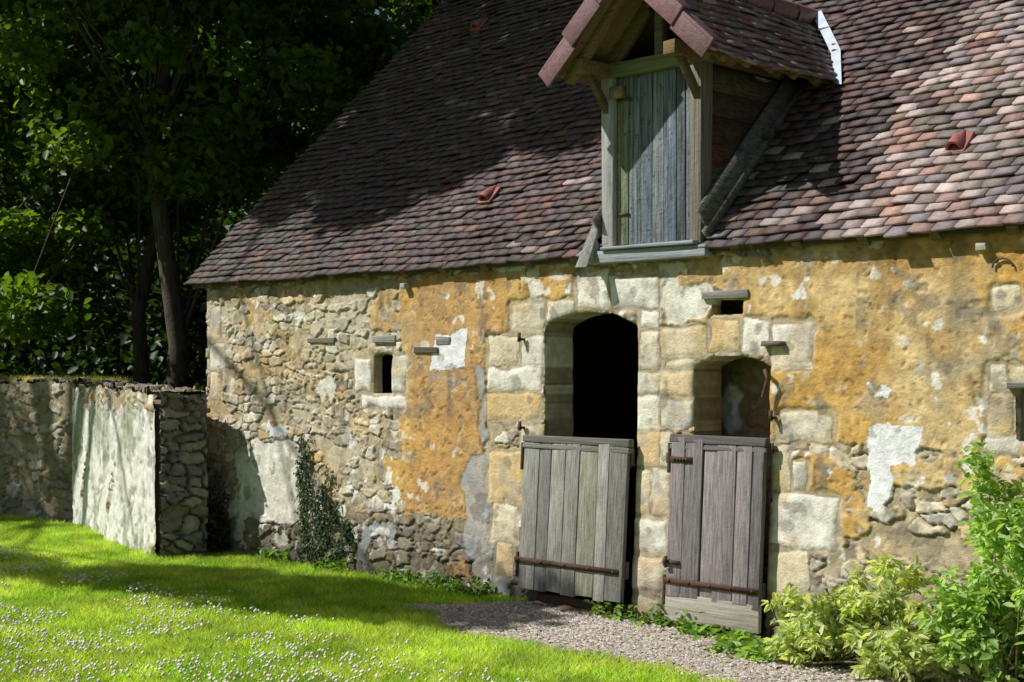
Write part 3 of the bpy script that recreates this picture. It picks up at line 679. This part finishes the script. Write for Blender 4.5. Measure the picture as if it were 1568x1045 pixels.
def tree(trunk,clumps,nl,lsize=.11,c0=C(.022,.050,.010),c1=C(.18,.28,.03),r0=.22,nlimb=14,subr=.55,bark=C(.085,.07,.05)):
    e=empty('tree'); g=Geo()
    trunk=np.array(trunk,float); m=len(trunk)
    g.tube(trunk,[r0*(1-.65*i/(m-1)) for i in range(m)],bark,10)
    tot=sum((rx*ry*rz)**(2/3) for *_,rx,ry,rz in clumps); subs=[]
    for cx,cy,cz,rx,ry,rz in clumps:
        k=max(4,int(150*(rx*ry*rz)**(2/3)/tot*1.0))
        v=R.normal(0,1,(k,3)); v/=np.linalg.norm(v,axis=1,keepdims=True); rr=R.uniform(.35,1.0,(k,1))**.6
        subs.append(np.array([cx,cy,cz])+v*rr*np.array([rx,ry,rz]))
    subs=np.vstack(subs)
    for i in R.choice(len(subs),min(nlimb*3,len(subs)),replace=False):
        tgt=subs[i]; j=min(m-1,max(1,int(R.uniform(.35,1)*m))); st=trunk[j]
        mid=(st+tgt)/2+np.array([0,0,.25])+R.normal(0,.15,3); g.tube([st,mid,tgt],[r0*.18,r0*.11,.012],bark,6)
    g.build('trunk_and_limbs',M_BARK,e,smooth=True)
    ns=len(subs); idx=R.randint(0,ns,nl); sr=R.uniform(.6,1.3,ns)*subr
    v=R.normal(0,1,(nl,3)); v/=np.linalg.norm(v,axis=1,keepdims=True)
    c=subs[idx]+v*(R.rand(nl,1)**.45)*sr[idx][:,None]*np.array([1.15,1.15,.6])
    tone=(R.rand(ns)[idx]**1.5)*.7+R.rand(nl)*.3; col=mix(c0,c1,tone)
    leafmesh('leaves',c,R.uniform(.6,1.3,nl)*lsize,col,e,up=.6,wr=.75)
    return e
tree([(-15.9,2.1,0),(-15.8,2.2,2),(-16.1,2.0,4.5),(-15.8,2.2,7),(-15.6,2,10)],[(-15.6,2.0,9.0,4.0,3.4,3.4),(-16.4,2.6,5.6,3.0,2.4,1.6),(-17.8,1.0,3.8,1.4,1.2,.7)],31000,.13,r0=.15)
tree([(-17.2,2.6,0),(-17.3,2.5,2.5),(-17.0,2.9,5),(-17,3,8)],[(-18.6,3.6,6.5,3.2,2.8,3.0),(-17.6,2.4,4.6,2.0,1.6,1.0),(-19.5,1.6,3.2,1.5,1.2,.9),(-16.9,.8,2.5,.7,.4,.3)],30000,.13,r0=.12)
tree([(-20.5,1.6,0),(-20.4,1.8,3),(-20.8,2,6),(-20.6,2,9)],[(-21,1.6,6.6,3.0,3.0,3.4),(-20.6,.6,3.2,1.8,1.4,1.3)],26000,.14,r0=.16)
tree([(-14.5,6.5,0),(-14.5,6.6,3),(-14.2,6.4,6),(-14.3,6.5,9)],[(-14.6,6.4,8.2,3.6,3.2,3.6),(-15.2,6.0,4.6,2.6,2.2,1.8)],22000,.14,r0=.16)
SX,SY,SZ=.54,.63,.90
KX,KY=SX/SZ,SY/SZ
hz=8.
ab=[(-9.9,-1.0,.62,.46),(-9.0,-.92,.8,.48),(-8.1,-.80,.7,.38),(-10.8,-1.55,.5,.22),(-11.9,-2.1,.6,.15),(-7.5,-.9,.4,.2),(-12.8,-2.3,.4,.12)]
shade_clumps=[(a-KX*hz,b-KY*hz,hz,rx,ry,.28) for a,b,rx,ry in ab]  # unseen leaf clumps, added and shaped to cast the lawn's shade band
def AB(a,b,z): return a-KX*z,b-KY*z,z
tree([(-19.5,-4.8,0),(-19.3,-4.6,3),(-18.6,-4.2,6),(-17.6,-3.8,9),(-16.6,-3.4,12)],[(*AB(-9.6,4.7,11.4),4.1,2.0,1.4),(*AB(-6.5,5.2,11.6),2.2,1.9,1.0),(*AB(-5.2,6.9,11.9),1.1,1.4,.8),(*AB(-10.0,7.4,11.9),3.6,1.8,.9)]+shade_clumps,52000,.185,r0=.28,subr=.5)
tree([(-24,-7,0),(-24,-7,3),(-23.5,-7,6),(-23,-7,10)],[(*AB(-17.6,.2,9.0),2.4,1.4,1.6)],12000,.15,r0=.25)
def wood():
    e=empty('distant_trees'); n=80000
    K=520; k=R.randint(0,K,n); cx=R.uniform(-48,0,K); cy=np.interp(cx,[-48,0],[2,34])+R.uniform(-3,3,K); cz=R.uniform(0,1,K)**1.1*14; cr=R.uniform(.8,2.,K)
    v=R.normal(0,1,(n,3)); v/=np.linalg.norm(v,axis=1,keepdims=True)
    c=np.stack([cx[k],cy[k],cz[k]],-1)+v*(R.rand(n,1)**.4)*cr[k][:,None]
    col=mix(C(.025,.05,.010),C(.17,.30,.035),(R.rand(K)[k]**2)*.7+.3*R.rand(n))
    leafmesh('leaves',c,R.uniform(.28,.6,n),col,e,up=.5,wr=.8)
    g=Geo()
    for i in range(40):
        xx=R.uniform(-46,-2); yy=np.interp(xx,[-48,0],[2,34])+R.uniform(-1,3); g.tube([(xx,yy,0),(xx+R.normal(0,.3),yy,6),(xx+R.normal(0,.5),yy,14)],[.3,.22,.1],C(.05,.042,.035))
    g.build('trunks',M_BARK,e,smooth=True)
wood()
n=34000; K=160; kx=R.uniform(-34,-12.5,K); ky=np.interp(kx,[-34,-12.5],[4.0,8.5])+R.uniform(-.6,1.2,K); kz=R.uniform(.2,4.4,K); k=R.randint(0,K,n)
v=R.normal(0,1,(n,3)); v/=np.linalg.norm(v,axis=1,keepdims=True)
leafmesh('hedge',np.stack([kx[k],ky[k],kz[k]],-1)+v*(R.rand(n,1)**.4)*np.array([1.3,.8,.8]),R.uniform(.14,.26,n),mix(C(.012,.026,.007),C(.035,.07,.015),R.rand(n)),up=.5,wr=.8)
n=22000; x=R.uniform(-24,-12,n); y=R.uniform(.9,3.4,n); z=np.minimum(np.abs(R.normal(0,.5,n))*(.6+.9*fbm(x*1.1,y,5,3)),1.75+.2*R.rand(n)); 
leafmesh('undergrowth',np.stack([x,y,z+.05],-1),R.uniform(.05,.12,n),mix(C(.014,.032,.008),C(.05,.09,.018),R.rand(n)),up=.5)
def tall(name,x,y,zb,h,col,w=.006):
    n=len(x); a=R.uniform(0,6.28,n); ln=R.normal(0,.3,(n,2))*h[:,None]
    P=np.zeros((n,3,3)); dx=np.stack([np.cos(a)*w,np.sin(a)*w,0*a],-1); b=np.stack([x,y,zb],-1)
    P[:,0]=b-dx;P[:,1]=b+dx;P[:,2]=b+np.stack([ln[:,0],ln[:,1],h],-1)
    return npmesh(name,P.reshape(-1,3),np.arange(3*n).reshape(-1,3),np.repeat(col,3,0),M_GRASSB)
n=9000; x=R.uniform(-21,-14.4,n); wy=np.interp(x,[-22,-14.45],[-1.1,.30]); y=wy+R.uniform(.04,.45,n); tall('wall_top_grass',x,y,np.full(n,1.53),R.uniform(.03,.13,n),mix(C(.58,.48,.22),C(.26,.32,.07),R.rand(n)**1.5),.005)
def shrub(ells,n,ls,c0,c1,wr=.5):
    e=empty('shrub'); cs=[]
    for (cx,cy,cz,rx,ry,rz) in ells:
        k=int(n*(rx*ry*rz)/sum(a[3]*a[4]*a[5] for a in ells)); sub=34
        v=R.normal(0,1,(sub,3)); v/=np.linalg.norm(v,axis=1,keepdims=True); sc=np.array([cx,cy,cz])+v*R.uniform(.4,1.3,(sub,1))*np.array([rx,ry,rz])
        idx=R.randint(0,sub,k); v=R.normal(0,1,(k,3)); v/=np.linalg.norm(v,axis=1,keepdims=True)
        cs.append(sc[idx]+v*(R.rand(k,1)**.5)*np.array([rx,ry,rz])*.28)
    c=np.vstack(cs); c[:,2]=np.maximum(c[:,2],.02)
    leafmesh('leaves',c,R.uniform(.5,1.4,len(c))*ls,mix(c0,c1,R.rand(len(c))),e,up=.8,wr=wr)
    g=Geo()
    for i in range(40):
        p=c[R.randint(len(c))]; cx,cy=ells[0][0],ells[0][1]; b=np.array([cx+R.normal(0,.08),cy+R.normal(0,.06),0]); g.tube([b,(b+p)/2+R.normal(0,.03,3),p],[.008,.006,.003],C(.12,.13,.05),5)
    g.build('stems',M_BARK,e)
shrub([(-4.60,-.48,.20,.30,.2,.2),(-4.2,-.42,.30,.24,.2,.27),(-4.82,-.45,.10,.16,.13,.10),(-4.0,-.50,.18,.22,.18,.18)],4600,.068,C(.26,.34,.14),C(.68,.68,.44),.36)
shrub([(-3.42,-.48,.74,.27,.24,.50),(-3.30,-.47,.35,.42,.28,.32),(-2.95,-.5,.7,.35,.3,.5),(-3.62,-.50,.28,.20,.18,.25)],10500,.062,C(.17,.30,.07),C(.52,.64,.30))
n=2200; x=R.uniform(-11.4,-4.6,n); m=(fbm(x*2.5,x*0,3,3)>.42); x=x[m]; n=len(x); y=-.10-np.abs(R.normal(0,.06,n)); leafmesh('wall_foot_weeds',np.stack([x,y,R.uniform(.01,.15,n)*R.rand(n)],-1),R.uniform(.03,.08,n),mix(C(.06,.12,.02),C(.20,.34,.06),R.rand(n)),up=.9)
cs=[]
for (cx,cy) in((-5.05,-.42),(-5.35,-.30),(-5.7,-.28),(-4.95,-.62),(-5.2,-.55)):
    k=50; cs.append(np.stack([cx+R.normal(0,.07,k),cy+R.normal(0,.05,k),R.uniform(.01,.08,k)],-1))
c=np.vstack(cs); leafmesh('plantain_weeds',c,R.uniform(.05,.09,len(c)),mix(C(.10,.20,.03),C(.30,.46,.10),R.rand(len(c))),up=1.2,wr=.6)
e=empty('climbing_ivy'); g=Geo(); cs=[]
for (px0,px1,py1) in((484,466,668),(492,482,685),(505,512,725),(495,525,780),(478,470,710),(530,545,800),(512,498,760)):
    P=[]
    for t in np.linspace(0,1,12): px=px0+(px1-px0)*t+R.normal(0,5); py=858+(py1-858)*t; z=fz(px,py); P.append((fx(px),-.036+float(batter(np.array(z))),z))
    P=np.array(P); g.tube(P,[.007]*6+[.004]*6,C(.07,.055,.04),5)
    k=250; t=R.rand(k)**.8*10.99; i=np.minimum(t.astype(int),10); f=(t-i)[:,None]; q=P[i]*(1-f)+P[i+1]*f; q+=R.normal(0,1,(k,3))*np.array([.036,.004,.040]); cs.append(q)
g.build('stems',M_BARK,e); c=np.vstack(cs); leafmesh('leaves',c,R.uniform(.016,.036,len(c)),mix(C(.02,.042,.016),C(.07,.115,.035),R.rand(len(c))),e,up=.1,wr=.9,face=(0,-1,.2))
n=2600; x=R.uniform(-11.75,-11.2,n); y=-.12-np.abs(R.normal(0,.12,n)); z=np.abs(R.normal(0,.25,n)); leafmesh('bramble',np.stack([x,y,z],-1),R.uniform(.03,.06,n),mix(C(.07,.035,.03),C(.05,.08,.025),R.rand(n)),up=.3)

# ------------------------------------------------------------------ light, sky, camera
sd=Vector((SX,SY,-SZ)).normalized()
el=math.asin(-sd.z)
su=bpy.data.lights.new('sun','SUN'); su.energy=5.0; su.angle=math.radians(.5); su.color=(1,.975,.92)
so=bpy.data.objects.new('sun',su); so.rotation_euler=sd.to_track_quat('-Z','Y').to_euler(); scene.collection.objects.link(so)
w=bpy.data.worlds.new('World'); scene.world=w; w.use_nodes=True; nt=w.node_tree
bg=nt.nodes['Background']; sk=nt.nodes.new('ShaderNodeTexSky'); sk.sky_type='NISHITA'; sk.sun_disc=False; sk.sun_elevation=el; sk.sun_rotation=math.radians(220)
nt.links.new(sk.outputs[0],bg.inputs['Color']); bg.inputs['Strength'].default_value=.055
cam=bpy.data.cameras.new('camera'); cam.lens=50; cam.sensor_width=36; cam.shift_y=38.5/1568; cam.clip_end=1000
co=bpy.data.objects.new('camera',cam); co.location=(0,-D,EYE); co.rotation_euler=(math.radians(90),0,math.radians(45)); scene.collection.objects.link(co); scene.camera=co
scene.view_settings.view_transform='Standard'; scene.view_settings.look='None'; scene.view_settings.exposure=0
